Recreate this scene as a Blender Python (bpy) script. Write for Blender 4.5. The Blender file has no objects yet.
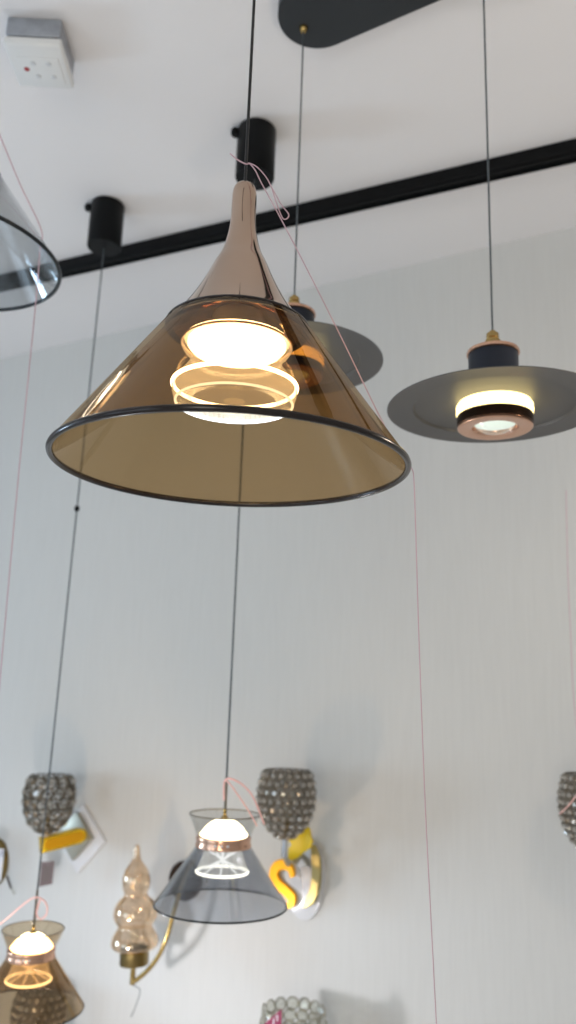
import bpy, bmesh, math, random
from math import sin, cos, pi, radians, atan, tan, sqrt
from mathutils import Vector, Matrix
random.seed(4)
S = bpy.context.scene
C = S.collection
EYE = 1.5            # height of the phone above the floor
H = 2.9              # ceiling height

# ------------------------------------------------------------------ camera frame
T = radians(13.0); RO = radians(1.95); FP = 800.0
Fv = Vector((0, cos(T), sin(T)))
U0 = Vector((0, -sin(T), cos(T)))
Rv = Vector((1, 0, 0)) * cos(RO) + U0 * sin(RO)
Uv = U0 * cos(RO) - Vector((1, 0, 0)) * sin(RO)
CAM = Vector((0, 0, EYE))
def ray(x, y): return Fv + Rv * ((x - 288) / FP) + Uv * ((512 - y) / FP)
def at(x, y, d): return CAM + ray(x, y) * d
def onz(x, y, z=H):
    d = ray(x, y); return CAM + d * ((z - EYE) / d.z)
# far wall: a vertical plane through WQ, turned 28 degrees
WA = radians(28.3)
WQ = Vector((0.016, 2.575, 0))
WU = Vector((cos(WA), -sin(WA), 0))
WN = Vector((-sin(WA), -cos(WA), 0))      # towards the room
def onwall(x, y, off=0.0):
    d = ray(x, y); q = WQ + WN * off
    return CAM + d * ((q - CAM).dot(WN) / d.dot(WN))
def loc_from_wall(u, v, z):               # u along wall, v out from wall
    return WQ + WU * u + WN * v + Vector((0, 0, z))

# ------------------------------------------------------------------ materials
def new_mat(name):
    m = bpy.data.materials.new(name); m.use_nodes = True
    nt = m.node_tree; nt.nodes.clear()
    out = nt.nodes.new('ShaderNodeOutputMaterial')
    return m, nt, out
def pbr(name, col, rough=0.5, metal=0.0, bump=0.0, bscale=200, spec=0.5, coat=0.0, var=0.0, emis=None, es=0):
    m, nt, out = new_mat(name)
    b = nt.nodes.new('ShaderNodeBsdfPrincipled')
    b.inputs['Base Color'].default_value = (*col, 1)
    b.inputs['Roughness'].default_value = rough
    b.inputs['Metallic'].default_value = metal
    b.inputs['Specular IOR Level'].default_value = spec
    b.inputs['Coat Weight'].default_value = coat
    if emis:
        b.inputs['Emission Color'].default_value = (*emis, 1)
        b.inputs['Emission Strength'].default_value = es
    nt.links.new(b.outputs[0], out.inputs[0])
    if bump or var:
        tc = nt.nodes.new('ShaderNodeTexCoord'); n = nt.nodes.new('ShaderNodeTexNoise')
        n.inputs['Scale'].default_value = bscale; n.inputs['Detail'].default_value = 3
        nt.links.new(tc.outputs['Object'], n.inputs['Vector'])
        if bump:
            bp = nt.nodes.new('ShaderNodeBump'); bp.inputs['Strength'].default_value = bump
            bp.inputs['Distance'].default_value = 0.002
            nt.links.new(n.outputs[0], bp.inputs['Height']); nt.links.new(bp.outputs[0], b.inputs['Normal'])
        if var:
            r = nt.nodes.new('ShaderNodeValToRGB')
            r.color_ramp.elements[0].position = .35; r.color_ramp.elements[1].position = .65
            r.color_ramp.elements[0].color = (*[c * (1 - var) for c in col], 1)
            r.color_ramp.elements[1].color = (*[min(1, c * (1 + var)) for c in col], 1)
            nt.links.new(n.outputs[0], r.inputs[0]); nt.links.new(r.outputs[0], b.inputs['Base Color'])
    return m
def thin_glass(name, tint, base=0.04, edge=0.8, power=4.0, rough=0.02, gcol=(1, 1, 1)):
    """walls of clear tinted glass: tinted transmission plus a facing-dependent sheen"""
    m, nt, out = new_mat(name)
    t = nt.nodes.new('ShaderNodeBsdfTransparent'); t.inputs[0].default_value = (*tint, 1)
    g = nt.nodes.new('ShaderNodeBsdfGlossy'); g.inputs['Roughness'].default_value = rough
    g.inputs['Color'].default_value = (*gcol, 1)
    lw = nt.nodes.new('ShaderNodeLayerWeight'); lw.inputs[0].default_value = 0.5
    p = nt.nodes.new('ShaderNodeMath'); p.operation = 'POWER'; p.inputs[1].default_value = power
    a = nt.nodes.new('ShaderNodeMath'); a.operation = 'MULTIPLY_ADD'; a.use_clamp = True
    a.inputs[1].default_value = edge; a.inputs[2].default_value = base
    mx = nt.nodes.new('ShaderNodeMixShader')
    nt.links.new(lw.outputs['Facing'], p.inputs[0]); nt.links.new(p.outputs[0], a.inputs[0])
    nt.links.new(a.outputs[0], mx.inputs[0]); nt.links.new(t.outputs[0], mx.inputs[1]); nt.links.new(g.outputs[0], mx.inputs[2])
    nt.links.new(mx.outputs[0], out.inputs[0])
    return m
def emit(name, col, s):
    m, nt, out = new_mat(name)
    e = nt.nodes.new('ShaderNodeEmission'); e.inputs[0].default_value = (*col, 1); e.inputs[1].default_value = s
    nt.links.new(e.outputs[0], out.inputs[0]); return m
def cut_crystal(name, tint, body, f):
    """faceted glass: partly clear, partly mirror-like facets"""
    m = thin_glass(name, tint, .12, .6, 1.6, .05); nt = m.node_tree
    out = next(n for n in nt.nodes if n.type == 'OUTPUT_MATERIAL'); src = out.inputs[0].links[0].from_socket
    b = nt.nodes.new('ShaderNodeBsdfPrincipled'); b.inputs['Base Color'].default_value = (*body, 1)
    b.inputs['Roughness'].default_value = .22; b.inputs['Metallic'].default_value = .5
    mx = nt.nodes.new('ShaderNodeMixShader'); mx.inputs[0].default_value = f
    nt.links.new(src, mx.inputs[1]); nt.links.new(b.outputs[0], mx.inputs[2]); nt.links.new(mx.outputs[0], out.inputs[0])
    return m
def lit_acrylic(name, tint, col, s, mixf):
    """clear plastic that carries the light of its LEDs"""
    m, nt, out = new_mat(name)
    t = nt.nodes.new('ShaderNodeBsdfTransparent'); t.inputs[0].default_value = (*tint, 1)
    g = nt.nodes.new('ShaderNodeBsdfGlossy'); g.inputs['Roughness'].default_value = 0.12
    e = nt.nodes.new('ShaderNodeEmission'); e.inputs[0].default_value = (*col, 1); e.inputs[1].default_value = s
    lw = nt.nodes.new('ShaderNodeLayerWeight'); lw.inputs[0].default_value = 0.5
    a = nt.nodes.new('ShaderNodeMath'); a.operation = 'MULTIPLY_ADD'; a.inputs[1].default_value = .35; a.inputs[2].default_value = .04
    m1 = nt.nodes.new('ShaderNodeMixShader'); m2 = nt.nodes.new('ShaderNodeMixShader')
    nt.links.new(lw.outputs['Facing'], a.inputs[0]); nt.links.new(a.outputs[0], m1.inputs[0])
    nt.links.new(t.outputs[0], m1.inputs[1]); nt.links.new(g.outputs[0], m1.inputs[2])
    m2.inputs[0].default_value = mixf
    nt.links.new(m1.outputs[0], m2.inputs[1]); nt.links.new(e.outputs[0], m2.inputs[2])
    nt.links.new(m2.outputs[0], out.inputs[0])
    return m

M = {}
def wall_mat():
    m, nt, out = new_mat('wallpaper')
    b = nt.nodes.new('ShaderNodeBsdfPrincipled'); b.inputs['Roughness'].default_value = .75
    b.inputs['Specular IOR Level'].default_value = .25
    tc = nt.nodes.new('ShaderNodeTexCoord')
    mp = nt.nodes.new('ShaderNodeMapping'); mp.inputs['Scale'].default_value = (150, 150, 7)
    n = nt.nodes.new('ShaderNodeTexNoise'); n.inputs['Scale'].default_value = 1; n.inputs['Detail'].default_value = 4
    mp2 = nt.nodes.new('ShaderNodeMapping'); mp2.inputs['Scale'].default_value = (14, 14, 160)
    n2 = nt.nodes.new('ShaderNodeTexNoise'); n2.inputs['Scale'].default_value = 1
    for a_, b_ in ((tc.outputs['Object'], mp.inputs[0]), (tc.outputs['Object'], mp2.inputs[0]), (mp.outputs[0], n.inputs['Vector']), (mp2.outputs[0], n2.inputs['Vector'])):
        nt.links.new(a_, b_)
    ad = nt.nodes.new('ShaderNodeMath'); ad.operation = 'ADD'
    nt.links.new(n.outputs[0], ad.inputs[0]); nt.links.new(n2.outputs[0], ad.inputs[1])
    bp = nt.nodes.new('ShaderNodeBump'); bp.inputs['Strength'].default_value = .2; bp.inputs['Distance'].default_value = .0008
    nt.links.new(ad.outputs[0], bp.inputs['Height']); nt.links.new(bp.outputs[0], b.inputs['Normal'])
    r = nt.nodes.new('ShaderNodeValToRGB')
    r.color_ramp.elements[0].position = .3; r.color_ramp.elements[1].position = .7
    r.color_ramp.elements[0].color = (.632, .622, .600, 1); r.color_ramp.elements[1].color = (.658, .648, .625, 1)
    nt.links.new(n.outputs[0], r.inputs[0]); nt.links.new(r.outputs[0], b.inputs['Base Color'])
    nt.links.new(b.outputs[0], out.inputs[0]); return m
M['wall'] = wall_mat()
M['ceiling'] = pbr('ceiling_paint', (.85, .825, .82), .85, bump=.15, bscale=60, spec=.2)
M['sidewall'] = pbr('side_wall_paint', (.55, .54, .52), .8, bump=.1, bscale=60)
M['floor'] = pbr('floor_tile', (.66, .63, .61), .35, var=.12, bscale=3)
M['frame'] = pbr('window_frame', (.05, .05, .055), .4, .6)
M['pane'] = thin_glass('window_pane', (.95, .97, .97), .03, .5)
M['copper'] = pbr('rose_gold_metal', (.50, .37, .285), .07, 1.0)
M['amber'] = thin_glass('amber_glass', (.735, .603, .428), .035, .5, 3.4, .02, (.76, .69, .60))
M['amber_edge'] = pbr('amber_glass_edge', (.018, .013, .012), .2, 0, spec=.35)
M['smoke'] = thin_glass('smoke_glass', (.77, .79, .80), .05, .6, 3.0, .02)
M['smoke_edge'] = pbr('smoke_glass_edge', (.008, .012, .016), .2, 0, spec=.35)
M['smoke2'] = thin_glass('grey_shade_glass', (.72, .74, .77), .05, .6, 3.0, .03)
M['smoke2_top'] = thin_glass('grey_upper_glass', (.90, .90, .89), .04, .5, 3.0, .03)
M['amber2'] = thin_glass('brown_shade_glass', (.71, .60, .46), .04, .6, 3.0, .03, (1, .92, .82))
M['amber2_top'] = thin_glass('brown_upper_glass', (.88, .80, .68), .04, .5, 3.0, .03)
M['acryl'] = lit_acrylic('ribbed_acrylic', (.93, .92, .88), (1, .88, .68), 1.9, .42)
M['acryl_warm'] = lit_acrylic('warm_acrylic', (.95, .93, .88), (1, .72, .40), 1.6, .3)
M['acryl_cool'] = lit_acrylic('cool_acrylic', (.95, .95, .93), (1, .93, .8), 1.3, .35)
M['acryl_lens'] = lit_acrylic('ribbed_lens_acrylic', (.88, .88, .86), (.95, .96, 1.0), .9, .11)
M['led'] = emit('led_diffuser', (1, .90, .74), 26)
M['led_rim'] = emit('led_rim_light', (1, .90, .74), 26)
M['led_low'] = emit('led_low_rim_light', (.95, .97, 1), 3)
M['led_warm'] = emit('warm_led_dome', (1, .80, .46), 9)
M['led_neutral'] = emit('neutral_led_dome', (1, .88, .58), 6)
M['rim_warm'] = emit('warm_rim_glow', (1, .80, .50), 5)
M['rim_neutral'] = emit('neutral_rim_glow', (1, .93, .74), 4)
M['cross_warm'] = emit('warm_cross_glow', (1, .74, .48), 2.6)
M['cross_neutral'] = emit('neutral_cross_glow', (1, .97, .9), 2.4)
M['glow'] = emit('yellow_diffuser_glow', (1, .80, .36), 3.4)
M['lensglow'] = emit('lens_glow', (.92, 1, .90), 1.1)
M['black'] = pbr('black_powder_coat', (.003, .0035, .004), .42, spec=.14)
M['plate'] = pbr('canopy_plate_black', (.016, .020, .024), .55)
M['cord_black'] = pbr('black_cord', (.006, .006, .007), .45)
M['cord_grey'] = pbr('steel_grey_cord', (.085, .10, .11), .4, .3)
M['disc'] = pbr('charcoal_disc', (.105, .103, .102), .48, .3, bump=.05, bscale=300)
M['navy'] = pbr('blue_black_body', (.012, .016, .028), .42, spec=.3)
M['brass'] = pbr('brass', (.42, .29, .11), .22, 1.0)
M['brass_dark'] = pbr('antique_brass', (.23, .165, .065), .3, 1.0)
M['gold'] = pbr('yellow_gold', (.95, .62, .03), .26, .75)
M['gold_flat'] = pbr('bright_yellow_gold', (1.0, .70, .03), .3)
M['gold_orange'] = pbr('orange_gold', (.85, .42, .01), .28, .45)
M['gold_pale'] = pbr('pale_gold', (.46, .38, .16), .35, .7)
M['copper_ring'] = pbr('copper_ring', (.72, .43, .30), .22, 1.0)
M['bronze'] = pbr('dark_bronze', (.06, .035, .025), .25, .9)
M['lens'] = thin_glass('clear_lens', (.93, .96, .93), .12, .7, 2.0, .04)
M['white_pl'] = pbr('white_plastic', (.78, .78, .77), .25, coat=.3)
M['grey_pl'] = pbr('grey_back_box', (.34, .36, .40), .35, .3, var=.12, bscale=40)
M['red'] = pbr('red_indicator', (.35, .01, .02), .3)
M['dark'] = pbr('dark_gap', (.01, .01, .01), .8)
M['screw'] = pbr('screw_cap', (.60, .61, .62), .35)
M['pink'] = pbr('pink_thread', (.60, .40, .45), .6)
M['pinkglow'] = pbr('pink_cord_loop', (.95, .55, .50), .5)
M['backplate'] = pbr('white_enamel', (.72, .72, .74), .25, coat=.4)
M['champagne'] = pbr('champagne_plate', (.42, .40, .33), .35, .6)
M['crystal'] = cut_crystal('smoky_crystal', (.82, .79, .74), (.52, .48, .42), .38)
M['crystal_open'] = cut_crystal('pale_smoky_crystal', (.90, .88, .84), (.45, .42, .38), .22)
M['crystal_clear'] = thin_glass('clear_crystal', (.88, .88, .84), .16, .6, 1.8, .05)
M['cage'] = pbr('bronze_wire', (.17, .145, .11), .3, .8)
M['cage_light'] = pbr('pale_wire', (.36, .34, .27), .3, .9)
M['luster'] = thin_glass('champagne_lustre_glass', (.86, .73, .60), .26, .6, 1.6, .05, (1, .86, .68))
M['tag_brown'] = pbr('brown_tag_card', (.17, .12, .115), .7)
M['tag_white'] = pbr('white_tag_card', (.68, .68, .70), .6)
M['tag_red'] = pbr('magenta_tag_card', (.26, .018, .07), .6)
M['ink'] = pbr('tag_ink', (.12, .12, .22), .7)
M['steel'] = pbr('chrome_stem', (.6, .62, .66), .12, 1.0)

# ------------------------------------------------------------------ mesh helpers
def link_mesh(name, bm, mats, parent=None, smooth=True, loc=None):
    me = bpy.data.meshes.new(name)
    bmesh.ops.recalc_face_normals(bm, faces=bm.faces[:])
    bm.to_mesh(me); bm.free()
    if not isinstance(mats, (list, tuple)): mats = [mats]
    for m in mats: me.materials.append(m)
    if smooth:
        for p in me.polygons: p.use_smooth = True
        try: me.set_sharp_from_angle(angle=radians(40))
        except Exception: pass
    o = bpy.data.objects.new(name, me); C.objects.link(o)
    if parent: o.parent = parent
    if loc is not None: o.location = loc
    return o
def lathe_bm(bm, prof, n=96, closed=False, rib=None, mat=0, center=(0, 0, 0)):
    """revolve a list of (r, z); rib = (count, depth) modulates the radius"""
    rings = []
    for r, z in prof:
        if r < 1e-6:
            rings.append([bm.verts.new((center[0], center[1], center[2] + z))] * n); continue
        ring = []
        for i in range(n):
            a = 2 * pi * i / n
            rr = r
            if rib: rr = r * (1 + rib[1] * (1 if (i * rib[0] // n) % 2 else -1) * 0.5)
            ring.append(bm.verts.new((center[0] + rr * cos(a), center[1] + rr * sin(a), center[2] + z)))
        rings.append(ring)
    m = len(rings)
    for k in range(m if closed else m - 1):
        A, B = rings[k], rings[(k + 1) % m]
        for i in range(n):
            j = (i + 1) % n
            vs = []
            for v in (A[i], A[j], B[j], B[i]):
                if v not in vs: vs.append(v)
            if len(vs) >= 3:
                try: f = bm.faces.new(vs); f.material_index = mat
                except ValueError: pass
    return bm
def lathe(name, prof, mat, parent=None, n=96, closed=False, rib=None, loc=None):
    bm = bmesh.new(); lathe_bm(bm, prof, n, closed, rib)
    return link_mesh(name, bm, mat, parent, loc=loc)
def tube_bm(bm, pts, r, n=8, cyc=False, mat=0):
    pts = [Vector(p) for p in pts]
    rs = r if isinstance(r, (list, tuple)) else [r] * len(pts)
    rings = []; prev = None
    for i, p in enumerate(pts):
        if cyc: t = pts[(i + 1) % len(pts)] - pts[i - 1]
        else: t = pts[min(i + 1, len(pts) - 1)] - pts[max(i - 1, 0)]
        t.normalize()
        if prev is None:
            ref = Vector((0, 0, 1)) if abs(t.z) < .9 else Vector((1, 0, 0))
            a = t.cross(ref).normalized()
        else: a = (prev - t * prev.dot(t)).normalized()
        prev = a; b = t.cross(a)
        rings.append([bm.verts.new(p + (a * cos(2 * pi * k / n) + b * sin(2 * pi * k / n)) * rs[i]) for k in range(n)])
    L = len(rings)
    for i in range(L if cyc else L - 1):
        A, B = rings[i], rings[(i + 1) % L]
        for k in range(n):
            f = bm.faces.new((A[k], A[(k + 1) % n], B[(k + 1) % n], B[k])); f.material_index = mat
    if not cyc:
        bm.faces.new(rings[0][::-1]).material_index = mat; bm.faces.new(rings[-1]).material_index = mat
    return bm
def tube(name, pts, r, mat, parent=None, n=8, cyc=False):
    return link_mesh(name, tube_bm(bmesh.new(), pts, r, n, cyc), mat, parent)
def box_bm(bm, c, s, rot=None, bevel=0.0, mat=0):
    R = rot or Matrix.Identity(3)
    r = bmesh.ops.create_cube(bm, size=1.0)
    vs = r['verts']
    for v in vs: v.co = R @ Vector((v.co.x * s[0], v.co.y * s[1], v.co.z * s[2])) + Vector(c)
    fs = list({f for v in vs for f in v.link_faces})
    for f in fs: f.material_index = mat
    if bevel:
        es = list({e for v in vs for e in v.link_edges})
        bmesh.ops.bevel(bm, geom=es, offset=bevel, segments=3, affect='EDGES', profile=.5)
    return bm
def box(name, c, s, mat, parent=None, rot=None, bevel=0.0):
    return link_mesh(name, box_bm(bmesh.new(), c, s, rot, bevel), mat, parent, smooth=bevel > 0)
def prism(name, outline, depth, mat, parent=None, to3d=None, bevel=0.0):
    """outline: 2-D points; extruded by depth; to3d maps (a, b, h) to a position"""
    bm = bmesh.new(); to3d = to3d or (lambda a, b, h: (a, b, h))
    A = [bm.verts.new(to3d(a, b, 0)) for a, b in outline]; B = [bm.verts.new(to3d(a, b, depth)) for a, b in outline]
    n = len(A)
    fa = bm.faces.new(A[::-1]); fb = bm.faces.new(B)
    for i in range(n): bm.faces.new((A[i], A[(i + 1) % n], B[(i + 1) % n], B[i]))
    if bevel:
        es = list(fa.edges) + list(fb.edges)
        bmesh.ops.bevel(bm, geom=es, offset=bevel, segments=2, affect='EDGES', profile=.5)
    return link_mesh(name, bm, mat, parent)
def smooth_pts(pts, k=8, cyc=False):
    pts = [Vector(p) for p in pts]; out = []; n = len(pts)
    rng = range(n if cyc else n - 1)
    for i in rng:
        if cyc: p0, p1, p2, p3 = pts[i - 1], pts[i], pts[(i + 1) % n], pts[(i + 2) % n]
        else: p0, p1, p2, p3 = pts[max(i - 1, 0)], pts[i], pts[i + 1], pts[min(i + 2, n - 1)]
        for j in range(k):
            t = j / k
            out.append(.5 * ((2 * p1) + (p2 - p0) * t + (2 * p0 - 5 * p1 + 4 * p2 - p3) * t * t + (3 * p1 - p0 - 3 * p2 + p3) * t ** 3))
    if not cyc: out.append(pts[-1])
    return out
def empty(name, loc, label, cat, group=None, rz=0):
    o = bpy.data.objects.new(name, None); C.objects.link(o); o.empty_display_size = .05
    o.location = loc; o.rotation_euler = (0, 0, rz)
    o['label'] = label; o['category'] = cat
    if group: o['group'] = group
    return o
def tag(o, label, cat, group=None):
    o['label'] = label; o['category'] = cat
    if group: o['group'] = group
    return o
def struct(o): o['kind'] = 'structure'; return o
def copy_tree(o, parent=None):
    c = o.copy(); C.objects.link(c); c.parent = parent
    for ch in list(o.children): copy_tree(ch, c)
    return c

# ------------------------------------------------------------------ room shell
WR = Matrix.Rotation(-WA, 3, 'Z')         # wall frame: x along wall, y into wall
UL, UR, VB = -3.4, 3.0, 5.2               # room extents: left, right, back (out from the wall)
def rbox(name, u0, u1, v0, v1, z0, z1, mat, bevel=0):
    """box in wall coordinates, v measured out from the wall"""
    c = Vector(((u0 + u1) / 2, -(v0 + v1) / 2, (z0 + z1) / 2))
    return box(name, WQ + WR @ c, (abs(u1 - u0), abs(v1 - v0), abs(z1 - z0)), mat, rot=WR, bevel=bevel)
struct(rbox('floor', UL - .1, UR + .1, -.1, VB + .1, -.1, 0, M['floor']))
struct(rbox('ceiling', UL - .1, UR + .1, -.1, VB + .1, H, H + .1, M['ceiling']))
struct(rbox('wall_far', UL - .1, UR + .1, -.1, 0, 0, H, M['wall']))
struct(rbox('wall_right', UR, UR + .1, 0, VB, 0, H, M['sidewall']))
def holed(name, along, fixed0, fixed1, a0, a1, holes, mat):
    bm = bmesh.new()
    def add(p0, p1, z0, z1):
        if p1 - p0 < 1e-4 or z1 - z0 < 1e-4: return
        if along == 'u': c = Vector(((p0 + p1) / 2, -(fixed0 + fixed1) / 2, (z0 + z1) / 2)); s = (p1 - p0, abs(fixed1 - fixed0), z1 - z0)
        else: c = Vector(((fixed0 + fixed1) / 2, -(p0 + p1) / 2, (z0 + z1) / 2)); s = (abs(fixed1 - fixed0), p1 - p0, z1 - z0)
        box_bm(bm, WQ + WR @ c, s, WR)
    cur = a0
    for (p0, p1, z0, z1) in sorted(holes):
        add(cur, p0, 0, H); add(p0, p1, 0, z0); add(p0, p1, z1, H); cur = p1
    add(cur, a1, 0, H)
    return struct(link_mesh(name, bm, mat, smooth=False))
back_holes = [(-2.9, -1.5, .15, 2.3), (-1.3, 0.1, .15, 2.3), (1.2, 2.4, .15, 2.3)]
left_holes = [(1.75, 2.45, .35, 1.75), (2.9, 4.2, .2, 1.9)]
holed('wall_back', 'u', VB, VB + .1, UL, UR, back_holes, M['sidewall'])
holed('wall_left', 'v', UL - .1, UL, 0, VB, left_holes, M['sidewall'])
wn = 1
def window(along, h, energy, col):
    global wn
    p0, p1, z0, z1 = h; cz = (z0 + z1) / 2; w = p1 - p0; hh = z1 - z0
    def bx(bm, a0, a1, b0, b1, t=.05):
        if along == 'u': c = Vector(((a0 + a1) / 2, -(VB + .05), (b0 + b1) / 2)); s = (a1 - a0, t, b1 - b0)
        else: c = Vector((UL - .05, -(a0 + a1) / 2, (b0 + b1) / 2)); s = (t, a1 - a0, b1 - b0)
        box_bm(bm, WQ + WR @ c, s, WR)
    bm = bmesh.new(); f = .05
    bx(bm, p0, p1, z0, z0 + f); bx(bm, p0, p1, z1 - f, z1); bx(bm, p0, p0 + f, z0 + f, z1 - f); bx(bm, p1 - f, p1, z0 + f, z1 - f)
    m_ = (p0 + p1) / 2; bx(bm, m_ - .02, m_ + .02, z0 + f, z1 - f)
    fr = struct(link_mesh('window_%d' % wn, bm, M['frame'], smooth=False)); wn += 1
    bm = bmesh.new()
    bx(bm, p0 + f, m_ - .02, z0 + f, z1 - f, .006); bx(bm, m_ + .02, p1 - f, z0 + f, z1 - f, .006)
    pn = link_mesh('pane', bm, M['pane'], smooth=False); pn.parent = fr
    L = bpy.data.lights.new('daylight', 'AREA'); L.shape = 'RECTANGLE'; L.size = w; L.size_y = hh
    L.energy = energy; L.color = col
    o = bpy.data.objects.new('daylight', L); C.objects.link(o)
    if along == 'u': pos = Vector((m_, -(VB + .2), cz)); d = WR @ Vector((0, 1, 0))
    else: pos = Vector((UL - .2, -m_, cz)); d = WR @ Vector((1, 0, 0))
    o.location = WQ + WR @ pos
    o.rotation_euler = d.to_track_quat('-Z', 'Z').to_euler()
    return o
COOL = (.68, .83, 1.0); NEUT = (1.0, .96, .90); WARM = (1, .88, .74)
window('u', back_holes[0], 31, COOL)
window('u', back_holes[1], 22, (.86, .93, 1.0))
window('u', back_holes[2], 62, WARM)
window('v', left_holes[0], 95, (.60, .79, 1.0))
window('v', left_holes[1], 10, COOL)

def point_light(name, loc, e, col, r):
    L = bpy.data.lights.new(name, 'POINT'); L.energy = e; L.color = col; L.shadow_soft_size = r
    o = bpy.data.objects.new(name, L); C.objects.link(o); o.location = loc; return o
# a further lit pendant of the showroom hangs low on the left, below the picture
point_light('low_pendant_light', Vector((-.66, 1.98, EYE - .80)), 15, (.97, .96, 1.0), .035)
point_light('warm_fill_light', Vector((.72, .98, EYE + .40)), 6.0, (1, .82, .62), .03)  # added warm fill for the upper right wall; no third pendant is built

tn = 1
for u0, u1, v0, v1 in ((UL, UR, 3.35, 3.45), (UL, UR, 4.15, 4.25), (-1.75, -1.67, 2.4, VB), (1.1, 1.18, 2.4, VB)):  # unseen ceiling strips added for dark reflections in metal and glass
    struct(rbox('reflection_strip_%d' % tn, u0, u1, v0, v1, H - .05, H, M['frame'])); tn += 1
for u0, u1 in ((-3.38, -2.95), (-1.49, -1.31), (.15, .55), (.75, 1.15), (2.45, 2.9)):  # unseen back-wall strips added as dark streaks reflected in the neck
    struct(rbox('reflection_strip_%d' % tn, u0, u1, VB - .06, VB, 0, H, M['frame'])); tn += 1

# ------------------------------------------------------------------ track rail
def rail():
    a = onz(576, 150, H - .02); b = onz(62, 269, H - .02)
    d = (a - b).normalized(); a2 = a + d * .9; b2 = b - d * 1.0
    mid = (a2 + b2) / 2; L = (a2 - b2).length
    ang = math.atan2(d.y, d.x); R3 = Matrix.Rotation(ang, 3, 'Z')
    root = empty('track_rail', (mid.x, mid.y, H), 'long black lighting track running across the ceiling parallel to the wall', 'track rail', rz=ang)
    bm = bmesh.new()
    box_bm(bm, (0, 0, -.019), (L, .044, .038), bevel=.003)
    link_mesh('rail_body', bm, M['black'], root)
    bm = bmesh.new()
    box_bm(bm, (0, -.0145, -.0405), (L, .006, .007)); box_bm(bm, (0, .0145, -.0405), (L, .006, .007))
    link_mesh('rail_lip', bm, M['black'], root, smooth=False)
rail()

# ------------------------------------------------------------------ big cone pendants
def edged_shell(name, r0, z0, r1, z1, th, mats, parent, n=160, rim=.004):
    """cone of glass with real thickness; its cut edges take the second material"""
    bm = bmesh.new()
    dx, dz = r1 - r0, z1 - z0; L = sqrt(dx * dx + dz * dz); nx, nz = -dz / L, dx / L
    if nx < 0: nx, nz = -nx, -nz
    K = 6
    outer = [(r0 + dx * t / K + nx * th / 2, z0 + dz * t / K + nz * th / 2) for t in range(K + 1)]
    inner = [(r0 + dx * t / K - nx * th / 2, z0 + dz * t / K - nz * th / 2) for t in range(K + 1)]
    lathe_bm(bm, outer, n); lathe_bm(bm, inner, n)
    o = link_mesh(name, bm, mats[0], parent)
    return o
def ring(name, R, z, r, mat, parent, n=128, k=10):
    prof = [(R + r * cos(2 * pi * i / k), z + r * sin(2 * pi * i / k)) for i in range(k)]
    return lathe(name, prof, mat, parent, n=n, closed=True)

Z0 = 0.257                                # rim height above the eye in the first lamp; z below is relative to the rim
def cone_pendant(loc, label, mats, cord_mat):
    root = empty('cone_pendant_lamp', loc, label, 'pendant lamp', 'large trumpet cone pendants')
    root.rotation_euler = (radians(1.1), 0, 0)
    outer = [(.0, .349), (.006, .348), (.0115, .344), (.0142, .335), (.0146, .318), (.0148, .300), (.0169, .281), (.0223, .260), (.0309, .242),
             (.0380, .226), (.0475, .207), (.0575, .190), (.0690, .1735), (.0775, .1630)]
    outer = [(p.x, p.z) for p in smooth_pts([(a, 0, b) for a, b in outer], 4)]
    inner = [(max(r - .003, 0), z - .002) for r, z in outer[::-1] if z < .335]
    lathe('metal_neck', outer + inner, M['copper'], root, 128)
    edged_shell('glass_shade', .0785, .1615, .1925, .0, .005, mats, root)
    r1 = ring('glass_rim', .1928, 0, .0036, mats[1], root, 192)
    ring('glass_collar_edge', .0792, .1612, .0034, mats[1], root, 128)
    # led engine
    lathe('lamp_holder', [(.0, .18), (.028, .18), (.03, .176), (.03, .154), (.055, .150), (.0600, .1465), (.0, .1460)], M['white_pl'], root, 64)
    prof = [(.0620, .144), (.0630, .141), (.0605, .136), (.0560, .131), (.0515, .1265), (.0500, .123), (.0515, .118), (.0560, .111), (.0620, .103), (.0680, .096), (.0700, .093),
            (.0696, .085), (.0670, .075), (.0650, .0725)]
    acr = lathe('acrylic_light_guide', prof, M['acryl'], root, 288, rib=(144, .012))
    lathe('led_dome', [(.0, .1455), (.0560, .1435), (.0560, .141), (.052, .136), (.043, .1325), (.028, .129), (.0, .128)], M['led'], acr, 64)
    ring('upper_glow_ring', .0622, .1425, .0013, M['copper_ring'], acr)
    ring('lower_glow_ring', .0695, .0925, .0023, M['led_rim'], acr)
    ring('bottom_glow_ring', .0655, .0722, .0014, M['led_low'], acr)
    # ribbed lens plate that closes the bottom
    bm = bmesh.new(); N = 120
    lathe_bm(bm, [(.0650, .0735), (.045, .0755), (.012, .0755)], N)
    for i in range(N):
        a = 2 * pi * i / N
        tube_bm(bm, [(.047 * cos(a), .047 * sin(a), .0748), (.0650 * cos(a), .0650 * sin(a), .0728)], .00045, 4)
    link_mesh('ribbed_lens', bm, M['acryl_lens'], acr)
    top = H - loc[2]
    tube('cord', [(0, 0, .34), (0, 0, .7), (0, 0, top - .002)], .0019, cord_mat, root)
    lathe('cord_grip', [(.0, .352), (.003, .352), (.0042, .349), (.0045, .342), (.006, .339)], M['cord_black'], root, 24)
    return root
main_loc = at(231, 466.5, .88)
main = cone_pendant(main_loc, 'big amber glass cone pendant with lit lamp and rose gold neck, centre of the view', (M['amber'], M['amber_edge']), M['cord_black'])
left_loc = at(-59, 258, 1.44)
left = copy_tree(main); left.location = left_loc; left.scale = (1.07, 1.07, 1.07)
left['label'] = 'smoke grey glass cone shade cut off by the left edge beside the ceiling'
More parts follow.
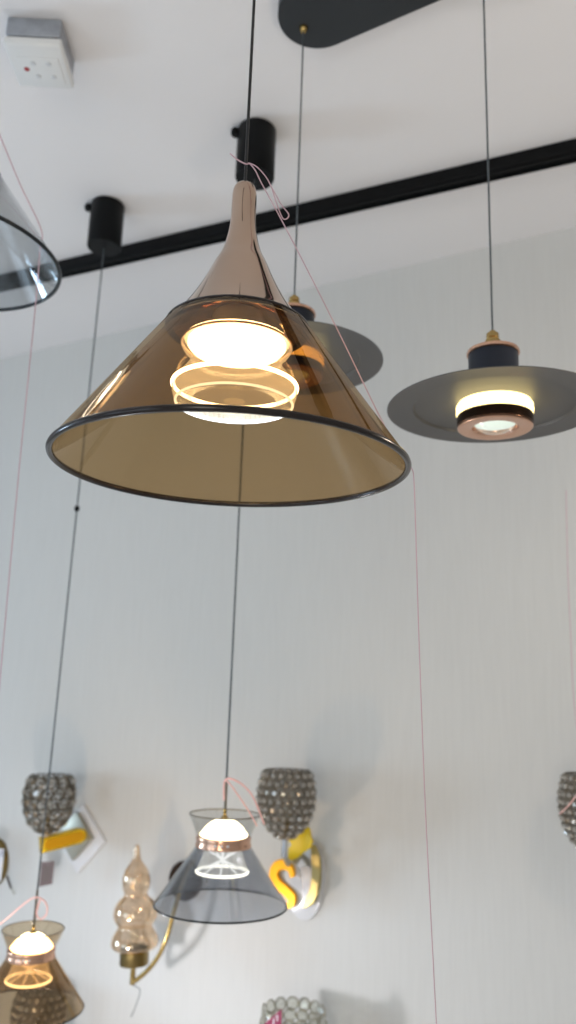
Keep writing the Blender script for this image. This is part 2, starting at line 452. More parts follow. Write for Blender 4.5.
for ch in left.children:
    if ch.name.startswith('glass_shade'): ch.data = ch.data.copy(); ch.data.materials[0] = M['smoke']
    if ch.name.startswith(('glass_rim', 'glass_collar')): ch.data = ch.data.copy(); ch.data.materials[0] = M['smoke_edge']
    if ch.name.startswith('cord') and 'grip' not in ch.name:
        me = ch.data.copy(); ch.data = me; top = H - left_loc.z
        zt = max(v.co.z for v in me.vertices)
        for v in me.vertices:
            if abs(v.co.z - zt) < .01: v.co.z = (top - .003) / 1.07

# ------------------------------------------------------------------ small two-cone pendants
def small_pendant(lamp, canopy, name_label, mats, knot=None):
    """lamp: axis position at the band; canopy: its centre on the ceiling"""
    shade, topm, led, rimm, acr = mats
    root = empty('hourglass_pendant_lamp', lamp, name_label, 'pendant lamp', 'small two-cone glass pendants')
    edged_shell('glass_shade', .0530, -.006, .1320, -.116, .003, (shade, shade), root, 128)
    ring('shade_rim', .1322, -.1165, .0019, M['smoke_edge'] if shade is M['smoke2'] else M['amber_edge'], root)
    edged_shell('upper_flare', .0530, .012, .0715, .054, .003, (topm, topm), root, 96)
    ring('flare_rim', .0715, .0545, .0013, M['cage'], root, 96)
    band = lathe('metal_band', [(.0520, .013), (.0555, .012), (.0565, .009), (.0548, .004), (.0552, 0), (.0568, -.004), (.0560, -.008), (.0525, -.009), (.0515, 0)], M['copper_ring'], root, 96, closed=True)
    for k in range(3):
        a = -pi / 2 + (k - 1) * .22
        box('vent_slot', (.0556 * cos(a), .0556 * sin(a), .002), (.005, .0022, .0035), M['tag_white'], band, Matrix.Rotation(a + pi / 2, 3, 'Z'))
    dome = [(.0, .046), (.010, .0455), (.022, .041), (.034, .033), (.043, .023), (.046, .012), (.0, .011)]
    lathe('led_dome', [(p.x, p.z) for p in smooth_pts([(a, 0, b) for a, b in dome], 3)], led, root, 64)
    g = lathe('acrylic_light_guide', [(.0365, -.006), (.0370, -.012), (.0400, -.022), (.0450, -.036), (.0500, -.047), (.0520, -.052), (.0515, -.056)], acr, root, 120, rib=(60, .01))
    ring('lower_glow_ring', .0512, -.0545, .0028, rimm, g, 96)
    bm = bmesh.new()                       # light refracted into an X inside the guide, put in as glowing bars
    for a in (0.0, pi / 2, pi / 4, 3 * pi / 4):
        c, s = cos(a), sin(a)
        tube_bm(bm, [(.035 * c, .035 * s, -.012), (0, 0, -.033), (-.046 * c, -.046 * s, -.053)], .0016, 5)
        tube_bm(bm, [(-.035 * c, -.035 * s, -.012), (0, 0, -.033), (.046 * c, .046 * s, -.053)], .0016, 5)
    link_mesh('refraction_cross', bm, M['cross_warm' if shade is M['amber2'] else 'cross_neutral'], g)
    lathe('finial', [(.0, .066), (.0035, .064), (.0042, .058), (.003, .054), (.006, .050), (.009, .046), (.0, .045)], M['brass'], root, 32)
    top = canopy - Vector(lamp)
    hc = .142
    pts = [Vector((0, 0, .06)).lerp(Vector((top.x, top.y, top.z - hc)), t / 12) for t in range(13)]
    tube('cord', pts, .0021, M['cord_grey'], root)
    tube('stem', [(0, 0, .058), pts[0].lerp(pts[-1], .045)], .0030, M['cage'], root)
    cn = lathe('ceiling_canopy', [(.0, -.002), (.0475, -.002), (.049, -.005), (.049, -hc + .004), (.047, -hc), (.0, -hc)], M['black'], root, 64, loc=top)
    # side screw ear near the ceiling
    bm = bmesh.new(); lathe_bm(bm, [(.0, 0), (.011, 0), (.012, -.003), (.012, -.013), (.010, -.016), (.0, -.016)], 24)
    link_mesh('canopy_screw', bm, M['black'], cn, loc=(-.053, -.010, -.010))
    box('screw_bridge', (-.047, -.008, -.020), (.02, .01, .010), M['black'], cn)
    if knot:
        bmk = bmesh.new(); bmesh.ops.create_icosphere(bmk, subdivisions=2, radius=.0075)
        p = pts[0].lerp(pts[-1], knot)
        for v in bmk.verts: v.co.z *= 1.25
        link_mesh('cord_stopper', bmk, M['black'], root, loc=p)
    return root
can_m = onz(257, 130); can_l = onz(108, 205)
mid_lamp = at(223.5, 842.5, 1.62)
sm = small_pendant(mid_lamp, can_m, 'small smoke grey two-cone glass pendant with rose band, hanging below the big cone', (M['smoke2'], M['smoke2_top'], M['led_neutral'], M['rim_neutral'], M['acryl_cool']))
left_lamp = at(31, 954, 1.90)
sl = small_pendant(left_lamp, can_l, 'small amber two-cone glass pendant with bright warm light at bottom left', (M['amber2'], M['amber2_top'], M['led_warm'], M['rim_warm'], M['acryl_warm']), knot=.568)

# ------------------------------------------------------------------ disc pendants and their ceiling plate
def disc_pendant(loc, label, flip=1):
    root = empty('disc_pendant_lamp', loc, label, 'pendant lamp', 'charcoal disc pendants')
    R = .172
    prof_u = [(.0385, .0115), (.120, .0085), (.130, .0070), (R - .004, .0010), (R, -.0005)]
    prof_l = [(R, -.0020), (R - .004, -.0012), (.130, .0010), (.127, .0048), (.120, .0056), (.0600, .0085), (.0385, .0090)]
    lathe('disc_shade', prof_u + prof_l, M['disc'], root, 192)
    body = lathe('lamp_body', [(.0, .092), (.0395, .092), (.0400, .090), (.0400, .010), (.0, .010)], M['navy'], root, 96)
    lathe('cap_ring', [(.0, .0805), (.0360, .0805), (.0415, .0790), (.0425, .0765), (.0425, .0735), (.0412, .0722), (.0, .0722)], M['copper_ring'], root, 96, loc=(0, 0, .020))
    lathe('cord_gland', [(.0, .115), (.0050, .115), (.0060, .111), (.0100, .110), (.0105, .103), (.0090, .101), (.0125, .098), (.0135, .0805), (.0, .0805)], M['brass'], root, 48, loc=(0, 0, .020))
    lathe('glow_diffuser', [(.050, .0080), (.0575, .0080), (.0605, .003), (.0610, -.006), (.0600, -.0135), (.050, -.0135)], M['glow'], root, 96)
    lathe('dark_band', [(.050, -.013), (.0590, -.013), (.0600, -.015), (.0600, -.0290), (.0580, -.030), (.050, -.030)], M['bronze'], root, 96)
    rg = lathe('copper_face', [(.0585, -.0295), (.0590, -.0330), (.0575, -.0345), (.0420, -.0350), (.0365, -.0335), (.0345, -.0300), (.0330, -.024)], M['copper_ring'], root, 96)
    ln = lathe('lens', [(.0335, -.0285), (.028, -.034), (.018, -.0395), (.008, -.0415), (.0, -.042)], M['lens'], root, 64)
    bm = bmesh.new(); lathe_bm(bm, [(.033, -.026), (.020, -.0275), (.0, -.0285)], 64)
    link_mesh('led_chip', bm, M['lensglow'], ln)
    top = H - .02 - loc[2]
    tube('cord', [(0, 0, .133), (0, 0, .4), (0, 0, top)], .0017, M['cord_grey'] if flip else M['cord_black'], root)
    lathe('ceiling_nut', [(.0, top + .001), (.0095, top + .001), (.0100, top - .003), (.0080, top - .008), (.0050, top - .013), (.0, top - .013)], M['brass'], root, 32)
    return root
d1 = at(494.5, 408.5, 1.29)
d2 = onz(303.5, 30, 2.872); d2.z = at(296, 363, 1.53).z
disc_pendant(d1, 'charcoal disc pendant with lit copper-ringed lens, in front at the right')
disc_pendant(d2, 'charcoal disc pendant half hidden behind the big amber cone', 1)
def plate():
    a = onz(318, 8, H); ang = math.atan2(d1.y - d2.y, d1.x - d2.x)
    ang = math.atan2(-.125, .207)
    L = .62; R = .083
    pts = []
    for k in range(25):
        t = pi / 2 + pi * k / 24; pts.append((R * cos(t), R * sin(t)))
    for k in range(25):
        t = -pi / 2 + pi * k / 24; pts.append((L + R * cos(t), R * sin(t)))
    o = prism('ceiling_plate', pts, -.022, M['plate'], bevel=.003)
    o.location = (a.x, a.y, H - .0005); o.rotation_euler = (0, 0, ang)
    tag(o, 'rounded black oblong plate on the ceiling holding the disc pendant cords', 'ceiling plate')
plate()

# ------------------------------------------------------------------ socket box on the ceiling
def socket():
    root = empty('ceiling_socket_box', (-.580, 1.497, H), 'white square socket box with red indicator on the ceiling at top left', 'socket box', rz=radians(1.5))
    bm = bmesh.new(); box_bm(bm, (0, 0, -.024), (.116, .122, .046), bevel=.004)
    link_mesh('back_box', bm, M['grey_pl'], root)
    box('seam', (0, 0, -.048), (.108, .114, .004), M['dark'], root)
    fp = link_mesh('faceplate', box_bm(bmesh.new(), (0.001, 0, -.0605), (.124, .126, .021), bevel=.006), M['white_pl'], root)
    ins = link_mesh('inset_panel', box_bm(bmesh.new(), (.003, .010, -.0715), (.090, .074, .002), bevel=.0006), M['white_pl'], fp)
    for x, y in ((-.010, -.012), (.024, -.012), (-.008, .026), (.026, .026)):
        lathe('screw_cap', [(.0, -.0745), (.005, -.0742), (.0062, -.0725), (.0, -.0720)], M['screw'], fp, 24, loc=(x, y, 0))
    lathe('red_indicator', [(.0, -.0750), (.0045, -.0745), (.0060, -.0725), (.0, -.0720)], M['red'], fp, 24, loc=(-.028, .006, 0))
socket()

# ------------------------------------------------------------------ wall sconces
def goblet(parent, c, s=1.0, cell=.024, cage='cage', crystal='crystal', bulb=True, fill=.80, wr=.15):
    """open crystal cup, c = bottom centre (local)"""
    base = [(.020, .0), (.044, .018), (.062, .040), (.074, .068), (.080, .098), (.0805, .125), (.077, .150), (.071, .170), (.066, .180)]
    P = [Vector((r * s, 0, z * s)) for r, z in base]
    P = smooth_pts(P, 10)
    Ls = [0]
    for i in range(1, len(P)): Ls.append(Ls[-1] + (P[i] - P[i - 1]).length)
    rows = max(4, round(Ls[-1] / cell))
    bead = bmesh.new(); wire = bmesh.new()
    cx, cy, cz = c
    for k in range(rows):
        L = (k + .5) / rows * Ls[-1]
        i = next(j for j in range(1, len(P)) if Ls[j] >= L)
        p = P[i - 1].lerp(P[i], (L - Ls[i - 1]) / (Ls[i] - Ls[i - 1])); t = (P[i] - P[i - 1]).normalized()
        nrm = Vector((t.z, 0, -t.x))
        n = max(8, round(2 * pi * p.x / cell))
        hw = min(pi * p.x / n, Ls[-1] / rows / 2)
        for j in range(n):
            a = 2 * pi * (j + .5 * (k % 2)) / n
            Rz = Matrix.Rotation(a, 3, 'Z')
            o = Vector(c) + Rz @ p; X = Rz @ Vector((0, 1, 0)); Y = Rz @ t; N = Rz @ nrm
            # faceted bead: octagon girdle, two tables
            G = [bead.verts.new(o + (X * cos(q * pi / 4) + Y * sin(q * pi / 4)) * hw * fill) for q in range(8)]
            A = [bead.verts.new(o + N * hw * .5 + (X * cos(q * pi / 4) + Y * sin(q * pi / 4)) * hw * .5) for q in range(8)]
            B = [bead.verts.new(o - N * hw * .5 + (X * cos(q * pi / 4) + Y * sin(q * pi / 4)) * hw * .5) for q in range(8)]
            bead.faces.new(A); bead.faces.new(B[::-1])
            for q in range(8):
                w = (q + 1) % 8
                bead.faces.new((G[q], G[w], A[w], A[q])); bead.faces.new((G[w], G[q], B[q], B[w]))
            tube_bm(wire, [o + (X * cos(q * pi / 5) + Y * sin(q * pi / 5)) * hw for q in range(10)], hw * wr, 4, True)
    sh = link_mesh('crystal_cup', bead, M[crystal], parent, smooth=False)
    w_ = link_mesh('wire_cage', wire, M[cage], sh)
    lathe('rim_hoop', [(.0655 * s + .0015 * cos(q * pi / 4), .181 * s + .0015 * sin(q * pi / 4)) for q in range(8)], M[cage], sh, 64, closed=True, loc=c)
    lathe('cup_base', [(.0, -.004), (.017 * s, -.003), (.024 * s, .002), (.027 * s, .008), (.020 * s, .010), (.010, .016), (.010, .050), (.0, .050)], M['brass'], parent, 32, loc=c)
    if bulb:
        lathe('bulb', [(.0, .052), (.006, .05), (.010, .058), (.014, .072), (.013, .086), (.007, .098), (.0, .102)], M['crystal_clear'], parent, 24, loc=c)
    return sh
def sconce_root(px, py, label, group=None, cat='wall lamp', name='crystal_wall_lamp'):
    p = onwall(px, py, 0)
    return empty(name, p, label, cat, group, rz=-WA), p
def local(root_p, world):
    """world position -> local frame of a wall thing"""
    return WR.transposed() @ (Vector(world) - Vector(root_p))
GR = 'crystal cup wall lamps'

# A: left lamp with diamond back plate
def sconce_a():
    r, p = sconce_root(82, 838, 'crystal cup wall lamp on a white diamond back plate with gold bar, left', GR)
    R45 = Matrix.Rotation(pi / 4, 3, 'Y')
    box('back_plate', (0, -.006, 0), (.158, .012, .158), M['backplate'], r, R45, .003)
    box('inner_plate', (-.012, -.020, .008), (.112, .016, .112), M['champagne'], r, R45, .002)
    g = local(p, onwall(46, 833, .16))
    e = Vector((.036, -.050, .020))
    s_ = Vector((g.x, g.y, g.z - .034))
    # rounded flat gold arm
    d = (s_ - e); L = d.length + .03; d.normalize()
    up = Vector((0, 0, 1)); side = d.cross(up).normalized(); upp = side.cross(d)
    mid = (s_ + e) / 2
    hh = .024; pts = []
    for k in range(13):
        t = -pi / 2 + pi * k / 12; pts.append((L / 2 - hh + hh * cos(t), hh * sin(t)))
    pts += [(-L / 2, hh), (-L / 2, -hh)]
    arm = prism('gold_arm', pts, .034, M['gold'], r, lambda a, b, h: tuple(mid - d * a + upp * b + side * (h - .017)), bevel=.003)
    pts2 = []
    for k in range(13):
        t = -pi / 2 + pi * k / 12; pts2.append((L / 2 - hh + (hh - .008) * cos(t), (hh - .008) * sin(t)))
    for k in range(13):
        t = pi / 2 + pi * k / 12; pts2.append((-L / 2 + hh + (hh - .008) * cos(t), (hh - .008) * sin(t)))
    for sd in (-1, 1):
        prism('arm_inlay', pts2, .002, M['gold_orange'], arm, lambda a, b, h: tuple(mid - d * a + upp * b + side * (sd * (.0168 + h))))
    tube('stem', [s_ + Vector((0, 0, .015)), (g.x, g.y, g.z + .002)], .007, M['backplate'], r, 12)
    goblet(r, g, 1.0, .037, crystal='crystal_open', fill=.55, wr=.20)
sconce_a()
# B: lamp with gold scroll and oval plate
def ribbon(name, pts, wide, thick, mat, parent):
    """flat bar following a path in a plane; wide across the path in-plane, thick out of plane (local y)"""
    P = smooth_pts(pts, 8); bm = bmesh.new(); rows = []
    for i, q in enumerate(P):
        t = (P[min(i + 1, len(P) - 1)] - P[max(i - 1, 0)]).normalized(); y = Vector((0, 1, 0)); n_ = t.cross(y).normalized()
        f = i / (len(P) - 1); w = wide * (.45 + .55 * min(1, 5 * f, 5 * (1 - f)))
        rows.append([bm.verts.new(q + n_ * w / 2 * a + y * thick / 2 * b) for a, b in ((-1, -.5), (-.8, -1), (.8, -1), (1, -.5), (1, .5), (.8, 1), (-.8, 1), (-1, .5))])
    for A, B in zip(rows, rows[1:]):
        for k in range(8): bm.faces.new((A[k], A[(k + 1) % 8], B[(k + 1) % 8], B[k]))
    bm.faces.new(rows[0][::-1]); bm.faces.new(rows[-1])
    return link_mesh(name, bm, mat, parent)
def sconce_b(px=306, py=878, gx=285, gy=838, label='crystal cup wall lamp with yellow gold scroll, beside the small grey pendant', full=True, detail=True):
    r, p = sconce_root(px, py, label, GR)
    n = 48
    pts = [(.062 * cos(2 * pi * k / n), .112 * sin(2 * pi * k / n)) for k in range(n)]
    prism('back_plate', pts, .014, M['backplate'], r, lambda a, b, h: (a, -h, b), bevel=.003)
    g = local(p, onwall(gx, gy, .16))
    tube('stem', [(g.x, g.y, g.z - .050), (g.x, g.y, g.z + .002)], .009, M['steel'], r, 16)
    def L(x, y, off): return local(p, onwall(x, y, off))
    def plane_pts(ps, off): return [L(x + px - 306, y + py - 878, off) for x, y in ps]
    S_ = plane_pts([(293, 877), (291, 869), (285, 864.5), (278, 866), (274.5, 872.5), (276, 880), (281, 886), (287, 891), (292, 897), (292, 903), (288, 906)], .13)
    ribbon('gold_scroll', S_, .030, .016, M['gold_orange'], r)
    ribbon('scroll_copy', [q + Vector((.012, .016, -.002)) for q in S_], .016, .012, M['backplate'], r)  # white copy of the scroll path, offset behind it
    leaf = [(289, 858), (290, 847), (294, 845), (290, 840), (297, 833), (307, 824), (311, 829), (311, 836), (314, 841), (311, 848), (305, 851), (299, 857), (293, 861)]
    q = plane_pts(leaf, .085)
    y0 = sum(v.y for v in q) / len(q)
    prism('gold_leaf', [(v.x, v.z) for v in q], .010, M['gold_flat'], r, lambda a, b, h: (a, y0 - h, b), bevel=.002)
    C_ = plane_pts([(313, 845), (316, 858), (316.5, 873), (315, 888), (311, 899), (304, 906)], .035)
    ribbon('gold_crescent', C_, .030, .012, M['gold_pale'], r)
    tube('arm', smooth_pts([L(px + 2, py - 15, .012), L(px - 5, py - 22, .06), L(gx + 6, gy + 28, .12), (g.x, g.y, g.z - .046)], 6), .008, M['champagne'], r, 12)
    D_ = plane_pts([(299, 868), (307, 866), (311, 872), (311, 886), (308, 899), (302, 903)], .03)
    prism('grey_cutout', [(v.x, v.z) for v in D_], .004, M['grey_pl'], r, lambda a, b, h: (a, -.016 - h, b))
    goblet(r, g, 1.0, .024)
    return r, p
sconce_b()
# E: crystal cup at the bottom left, seen through the amber pendant
def sconce_e(px, py, gx, gy, label, cell=.022):
    r, p = sconce_root(px, py, label, GR)
    n = 48
    pts = [(.062 * cos(2 * pi * k / n), .085 * sin(2 * pi * k / n)) for k in range(n)]
    prism('back_plate', pts, .014, M['backplate'], r, lambda a, b, h: (a, -h, b), bevel=.003)
    g = local(p, onwall(gx, gy, .16))
    tube('arm', smooth_pts([(0, -.01, 0), (0, -.08, -.01), (g.x, g.y, g.z - .07), (g.x, g.y, g.z + .002)], 8), .008, M['brass'], r, 12)
    goblet(r, g, 1.0, cell)
sconce_e(75, 1075, 35, 1054, 'crystal cup wall lamp at the bottom edge, seen through the small amber pendant')
sconce_e(613, 878, 597, 856, 'crystal cup wall lamp cut off by the right edge', .019)

# C: stacked-bulb glass sconce
def sconce_c():
    r, p = sconce_root(187, 880, 'wall lamp with stacked champagne glass bulbs and pointed tip on a curved brass arm', None, name='stacked_glass_wall_lamp')
    n = 48
    pts = [(.058 * cos(2 * pi * k / n), .058 * sin(2 * pi * k / n)) for k in range(n)]
    prism('back_plate', pts, .018, M['bronze'], r, lambda a, b, h: (a, -h, b), bevel=.005)
    OFF = .20
    def L(x, y, off=OFF): return local(p, onwall(x, y, off))
    cup = L(134.5, 951)
    k = onwall(134.5, 951, OFF); dist = (k - CAM).dot(Fv); s = dist / FP
    lean = (0, radians(-3.4), 0)
    cu = lathe('brass_cup', [(.0, -12 * s), (14 * s, -12 * s), (14.5 * s, -11 * s), (14.5 * s, 3 * s), (13.5 * s, 3 * s), (13.5 * s, -9 * s), (.0, -9 * s)], M['brass_dark'], r, 48, loc=cup); cu.rotation_euler = lean
    tube('spigot', [cup + Vector((0, 0, -12 * s)), cup + Vector((0, 0, -30 * s))], 2.6 * s, M['brass'], r, 12)
    tree = [(13, -1), (17, 1), (22, 4), (23.5, 8), (22, 14), (19, 19), (16.8, 23), (18.5, 26), (21.5, 31), (21.8, 37), (20, 43), (16, 48), (11.8, 52), (12, 55), (13.8, 61), (13.9, 68), (12, 75), (8.5, 80.5), (5.2, 85), (3.6, 90), (3.0, 96), (2, 100), (0, 101)]
    P = smooth_pts([(a * s, 0, b * s * .985) for a, b in tree], 4)
    prof = [(max(q.x, 0), q.z) for q in P]
    gs = lathe('glass_shade', prof, M['luster'], r, 64, loc=cup); gs.rotation_euler = lean
    bu = lathe('bulb', [(0, 4 * s), (4 * s, 4 * s), (5 * s, 10 * s), (6 * s, 15 * s), (4 * s, 20 * s), (0, 22 * s)], M['crystal_clear'], r, 32, loc=cup); bu.rotation_euler = lean
    arm = [cup + Vector((0, 0, -29 * s)), L(146, 972, .205), L(158, 957, .205), L(167, 937, .20), L(173, 915, .19), L(179, 894, .17), L(187, 872, .13), L(194, 862, .08), L(192, 872, .012)]
    tube('curved_arm', smooth_pts(arm, 8), 2.3 * s, M['brass'], r, 12)
    tube('wire_end', smooth_pts([cup + Vector((.0, 0, -.09)), L(140, 990), L(136, 1005), L(131, 1017)], 5), .0012, M['cord_grey'], r, 6)
sconce_c()

# D: brass round sconce at the left edge
def sconce_d():
    r, p = sconce_root(-4, 862, 'round brass wall lamp base cut off by the left edge', None, name='round_brass_wall_lamp')
    lathe_p = [(.0, .034), (.020, .033), (.045, .026), (.060, .012), (.064, .0), (.0, .0)]
    bm = bmesh.new(); lathe_bm(bm, lathe_p, 64)
    for v in bm.verts: v.co = Vector((v.co.x, -v.co.z - .001, v.co.y * 1.28))
    link_mesh('back_plate', bm, M['brass_dark'], r)
    a = local(p, onwall(7, 876, .03)); b = local(p, onwall(11, 888, .05)); c = local(p, onwall(15, 894, .05))
    tube('hook', [a, b], .004, M['bronze'], r); tube('hook_tip', [b, c], .005, M['crystal_clear'], r)
    arm = [(-.01, -.03, .0), (-.05, -.09, -.02), (-.09, -.15, .01), (-.10, -.17, .06)]
    tube('arm', smooth_pts(arm, 6), .006, M['brass'], r)
    lathe('cup', [(.0, .0), (.03, .0), (.045, .03), (.05, .07), (.048, .07), (.043, .03), (.028, .004), (.0, .004)], M['luster'], r, 48, loc=(-.10, -.17, .06))
sconce_d()

# F: ring-crystal bowl at the bottom
def sconce_f():
    r, p = sconce_root(318, 1062, 'pale ring-crystal bowl wall lamp at the bottom edge with a magenta tag', None, name='ring_crystal_wall_lamp')
    n = 48
    prism('back_plate', [(.06 * cos(2 * pi * k / n), .06 * sin(2 * pi * k / n)) for k in range(n)], .014, M['backplate'], r, lambda a, b, h: (a, -h, b), bevel=.003)
    c = local(p, onwall(292, 1073, .17))
    tube('arm', smooth_pts([(0, -.01, 0), (0, -.09, -.02), (c.x, c.y, c.z - .05), (c.x, c.y, c.z - .005)], 8), .008, M['brass'], r, 12)
    lathe('cup_base', [(.0, -.01), (.025, -.008), (.032, .0), (.0, .002)], M['brass'], r, 32, loc=c)
    torus = None; crys = None
    rows = [(.050, .012, 9), (.076, .040, 14), (.0865, .072, 16), (.0865, .105, 16), (.0800, .136, 15)]
    for k, (R, z, m) in enumerate(rows):
        for j in range(m):
            a = 2 * pi * (j + .5 * (k % 2)) / m
            if crys is None:
                bm = bmesh.new()
                tube_bm(bm, [(.0162 * cos(q * pi / 8), 0, .0162 * sin(q * pi / 8)) for q in range(16)], .0018, 6, True)
                me_t = link_mesh('crystal_ring', bm, M['cage_light'], r); torus = me_t
                bm = bmesh.new()
                G = [bm.verts.new((.0148 * cos(q * pi / 6), 0, .0148 * sin(q * pi / 6))) for q in range(12)]
                for sg in (-1, 1):
                    A = [bm.verts.new((.009 * cos(q * pi / 6), sg * .005, .009 * sin(q * pi / 6))) for q in range(12)]
                    bm.faces.new(A)
                    for q in range(12): bm.faces.new((G[q], G[(q + 1) % 12], A[(q + 1) % 12], A[q]))
                crys = link_mesh('crystal', bm, M['crystal_clear'], torus, smooth=False)
                t = torus
            else:
                t = torus.copy(); C.objects.link(t); cc = crys.copy(); C.objects.link(cc); cc.parent = t
            t.location = c + Vector((R * cos(a), R * sin(a), z))
            tilt = (.8, .45, .1, -.05, -.2)[k]
            t.rotation_euler = Matrix.Rotation(a + pi / 2, 3, 'Z').to_euler()
            t.rotation_euler = (Matrix.Rotation(a + pi / 2, 3, 'Z') @ Matrix.Rotation(-tilt, 3, 'X')).to_euler()
sconce_f()

# ------------------------------------------------------------------ tags
def card(name, corners, mat, label, th=.0012, lines=0, off=Vector((0, 0, 0))):
    """small card from four world corners (tl, tr, br, bl)"""
    tl, tr, br, bl = [Vector(q) for q in corners]; nrm = (tr - tl).cross(bl - tl).normalized()
    if nrm.dot(CAM - tl) < 0: nrm = -nrm
    bm = bmesh.new()
    A = [bm.verts.new(q) for q in (tl, tr, br, bl)]; B = [bm.verts.new(q - nrm * th) for q in (tl, tr, br, bl)]
    bm.faces.new(A); bm.faces.new(B[::-1])
    for i in range(4): bm.faces.new((A[i], A[(i + 1) % 4], B[(i + 1) % 4], B[i]))
    o = link_mesh(name, bm, mat, smooth=False); tag(o, label, 'tag')
    return o, (tl, tr, br, bl, nrm)
def bars(par, fr, rows, mat, th=.0004):
    """print marks: rows of (u0, u1, v0, v1) in card fractions"""
    tl, tr, br, bl, nrm = fr; bm = bmesh.new()
    for u0, u1, v0, v1 in rows:
        q = [tl + (tr - tl) * u + (bl - tl) * v + nrm * th for u, v in ((u0, v0), (u1, v0), (u1, v1), (u0, v1))]
        bm.faces.new([bm.verts.new(x) for x in q])
    o = link_mesh('print', bm, mat, smooth=False); o.parent = par
D = .12
o, f = card('price_tag', [onwall(41.5, 862, D), onwall(54.5, 861, D), onwall(52, 884, D), onwall(39, 887, D)], M['tag_brown'], 'small brown square price tag hanging below the diamond-plate lamp')
bars(o, f, [(.15, .85, .25, .29), (.15, .8, .4, .44), (.15, .85, .55, .59), (.2, .7, .7, .74)], M['cage'])
lp = bmesh.new(); tube_bm(lp, smooth_pts([f[0].lerp(f[1], .5) + Vector((0, 0, -.008)), onwall(47, 858, D), onwall(46, 850, .15)], 4), .0010, 5)
t = link_mesh('tag_string', lp, M['tag_white']); t.parent = o
o, f = card('price_tag', [onwall(-10, 848, D), onwall(4.2, 849, D), onwall(0.8, 881, D), onwall(-13, 880, D)], M['tag_white'], 'white printed price tag at the left edge over the round brass lamp')
bars(o, f, [(.80, .84, .06, .22), (.80, .96, .06, .09), (.93, .97, .06, .22), (.80, .96, .19, .22), (.1, .7, .35, .39), (.1, .7, .5, .54)], M['ink'])
o, f = card('price_tag', [onwall(265, 1023, .27), onwall(281.5, 1009, .27), onwall(281, 1040, .27), onwall(264, 1046, .27)], M['tag_red'], 'magenta price tag on the ring-crystal bowl lamp at the bottom edge')
bars(o, f, [(.50, .58, .12, .40), (.62, .80, .12, .16), (.74, .80, .12, .40)], M['tag_white'])

# ------------------------------------------------------------------ threads
def thread(label, pts, r, mat, k=8, name='thread'):
    return tag(tube(name, smooth_pts(pts, k), r, mat, None, 6), label, 'thread')
A0 = Vector(main_loc)
# on the big cone
def conept(ang, z, e=.0035):
    R = .0925 + (.2 - .0925) * (.150 - z) / .150
    return A0 + Vector(((R + e) * cos(ang), (R + e) * sin(ang), z))
knot = at(249, 163, .945)
long_pts = [knot, at(255, 170, .935), at(262, 184, .93), at(281, 219, .925), at(310, 275, .915), at(345, 345, .90), at(380, 417, .885), at(403, 458, .877), at(411.5, 468, .88), at(414, 482, .88), at(416, 540, .88), at(419, 640, .885), at(425, 800, .89), at(431, 920, .90), at(437, 1036, .905)]
th = thread('long pink thread tied at the neck of the big amber cone and hanging down right', long_pts, .00065, M['pink'])
o = tube('knot_tail', smooth_pts([at(230, 153.5, .94), at(238, 160, .94), at(246, 164, .94), knot], 5), .0008, M['pink'], th, 6)
o = tube('thread_loop', smooth_pts([knot, at(257, 167, .935), at(266, 177, .93), at(271, 186, .93), at(281, 204, .93), at(288.5, 214, .93), at(287, 218.5, .93), at(283, 218.5, .93), at(279, 210, .93), at(274, 195, .93), at(271, 186, .932)], 6), .00065, M['pink'], th, 6)
thread('pale thread stretched along the smoke grey cone and hanging down at the left edge',
       [at(-12, 112, 1.42), at(0, 136, 1.42), at(20, 184, 1.42), at(41, 229, 1.42), at(40, 250, 1.42), at(36, 300, 1.42), at(28, 380, 1.42), at(18, 480, 1.43), at(8, 590, 1.43), at(0, 680, 1.44), at(-5, 740, 1.44)], .0011, M['pink'])
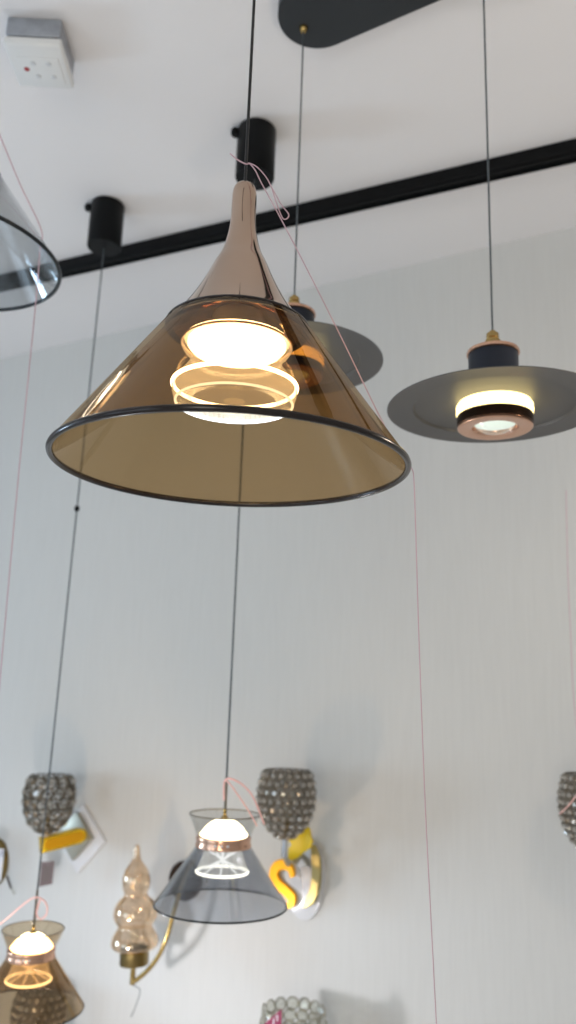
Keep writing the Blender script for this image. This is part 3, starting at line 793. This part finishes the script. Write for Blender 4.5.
tg = thread('pink cord loop tied to the stem of the small grey pendant', [at(224, 800, 1.60), at(224, 785, 1.60), at(226, 779.5, 1.60), at(232, 779, 1.59), at(244, 786, 1.58), at(254, 799, 1.57), at(264, 824, 1.57)], .0021, M['pinkglow'])
tube('second_strand', smooth_pts([at(225, 780, 1.60), at(230, 784, 1.58), at(238, 795, 1.575), at(248, 810, 1.57), at(257, 826, 1.57)], 8), .0016, M['pinkglow'], tg, 6)
thread('pink cord loop tied to the stem of the small amber pendant', [at(-6, 928, 1.86), at(4, 921, 1.86), at(20, 907, 1.86), at(33, 898, 1.86), at(42, 899, 1.86), at(47, 906, 1.86), at(46, 915, 1.86), at(40, 919, 1.86), at(36.5, 914, 1.86), at(38, 906, 1.86), at(40, 900, 1.86)], .0019, M['pinkglow'])
thread('faint pink thread hanging beside the right edge', [at(566, 490, 1.7), at(568, 575, 1.7), at(571, 640, 1.7), at(573, 690, 1.7), at(580, 760, 1.7)], .0008, M['pink'])
thread('short pink thread across the crystal cup at the right edge', [at(559.5, 814, 1.72), at(566, 808, 1.72), at(573, 800, 1.72), at(579, 788, 1.72), at(580, 760, 1.7)], .0013, M['pinkglow'])

# ------------------------------------------------------------------ world, camera, colour
w = bpy.data.worlds.new('sky'); S.world = w; w.use_nodes = True
w.node_tree.nodes['Background'].inputs[0].default_value = (.75, .85, 1, 1)
w.node_tree.nodes['Background'].inputs[1].default_value = 1.0
cam = bpy.data.cameras.new('camera'); co = bpy.data.objects.new('camera', cam); C.objects.link(co)
m3 = Matrix((Rv, Uv, -Fv)).transposed()
co.matrix_world = Matrix.Translation(CAM) @ m3.to_4x4()
cam.sensor_fit = 'VERTICAL'; cam.sensor_height = 36.0; cam.lens = FP / 1024 * 36
cam.clip_start = .05; cam.clip_end = 50
cam.dof.use_dof = True; cam.dof.focus_distance = .86; cam.dof.aperture_fstop = 4.6
S.camera = co
S.view_settings.view_transform = 'Standard'
S.view_settings.look = 'None'
S.view_settings.exposure = 0.02
S.view_settings.gamma = 1.0
S.view_settings.use_curve_mapping = False
try:
    S.cycles.transparent_max_bounces = 24; S.cycles.max_bounces = 10
except Exception: pass
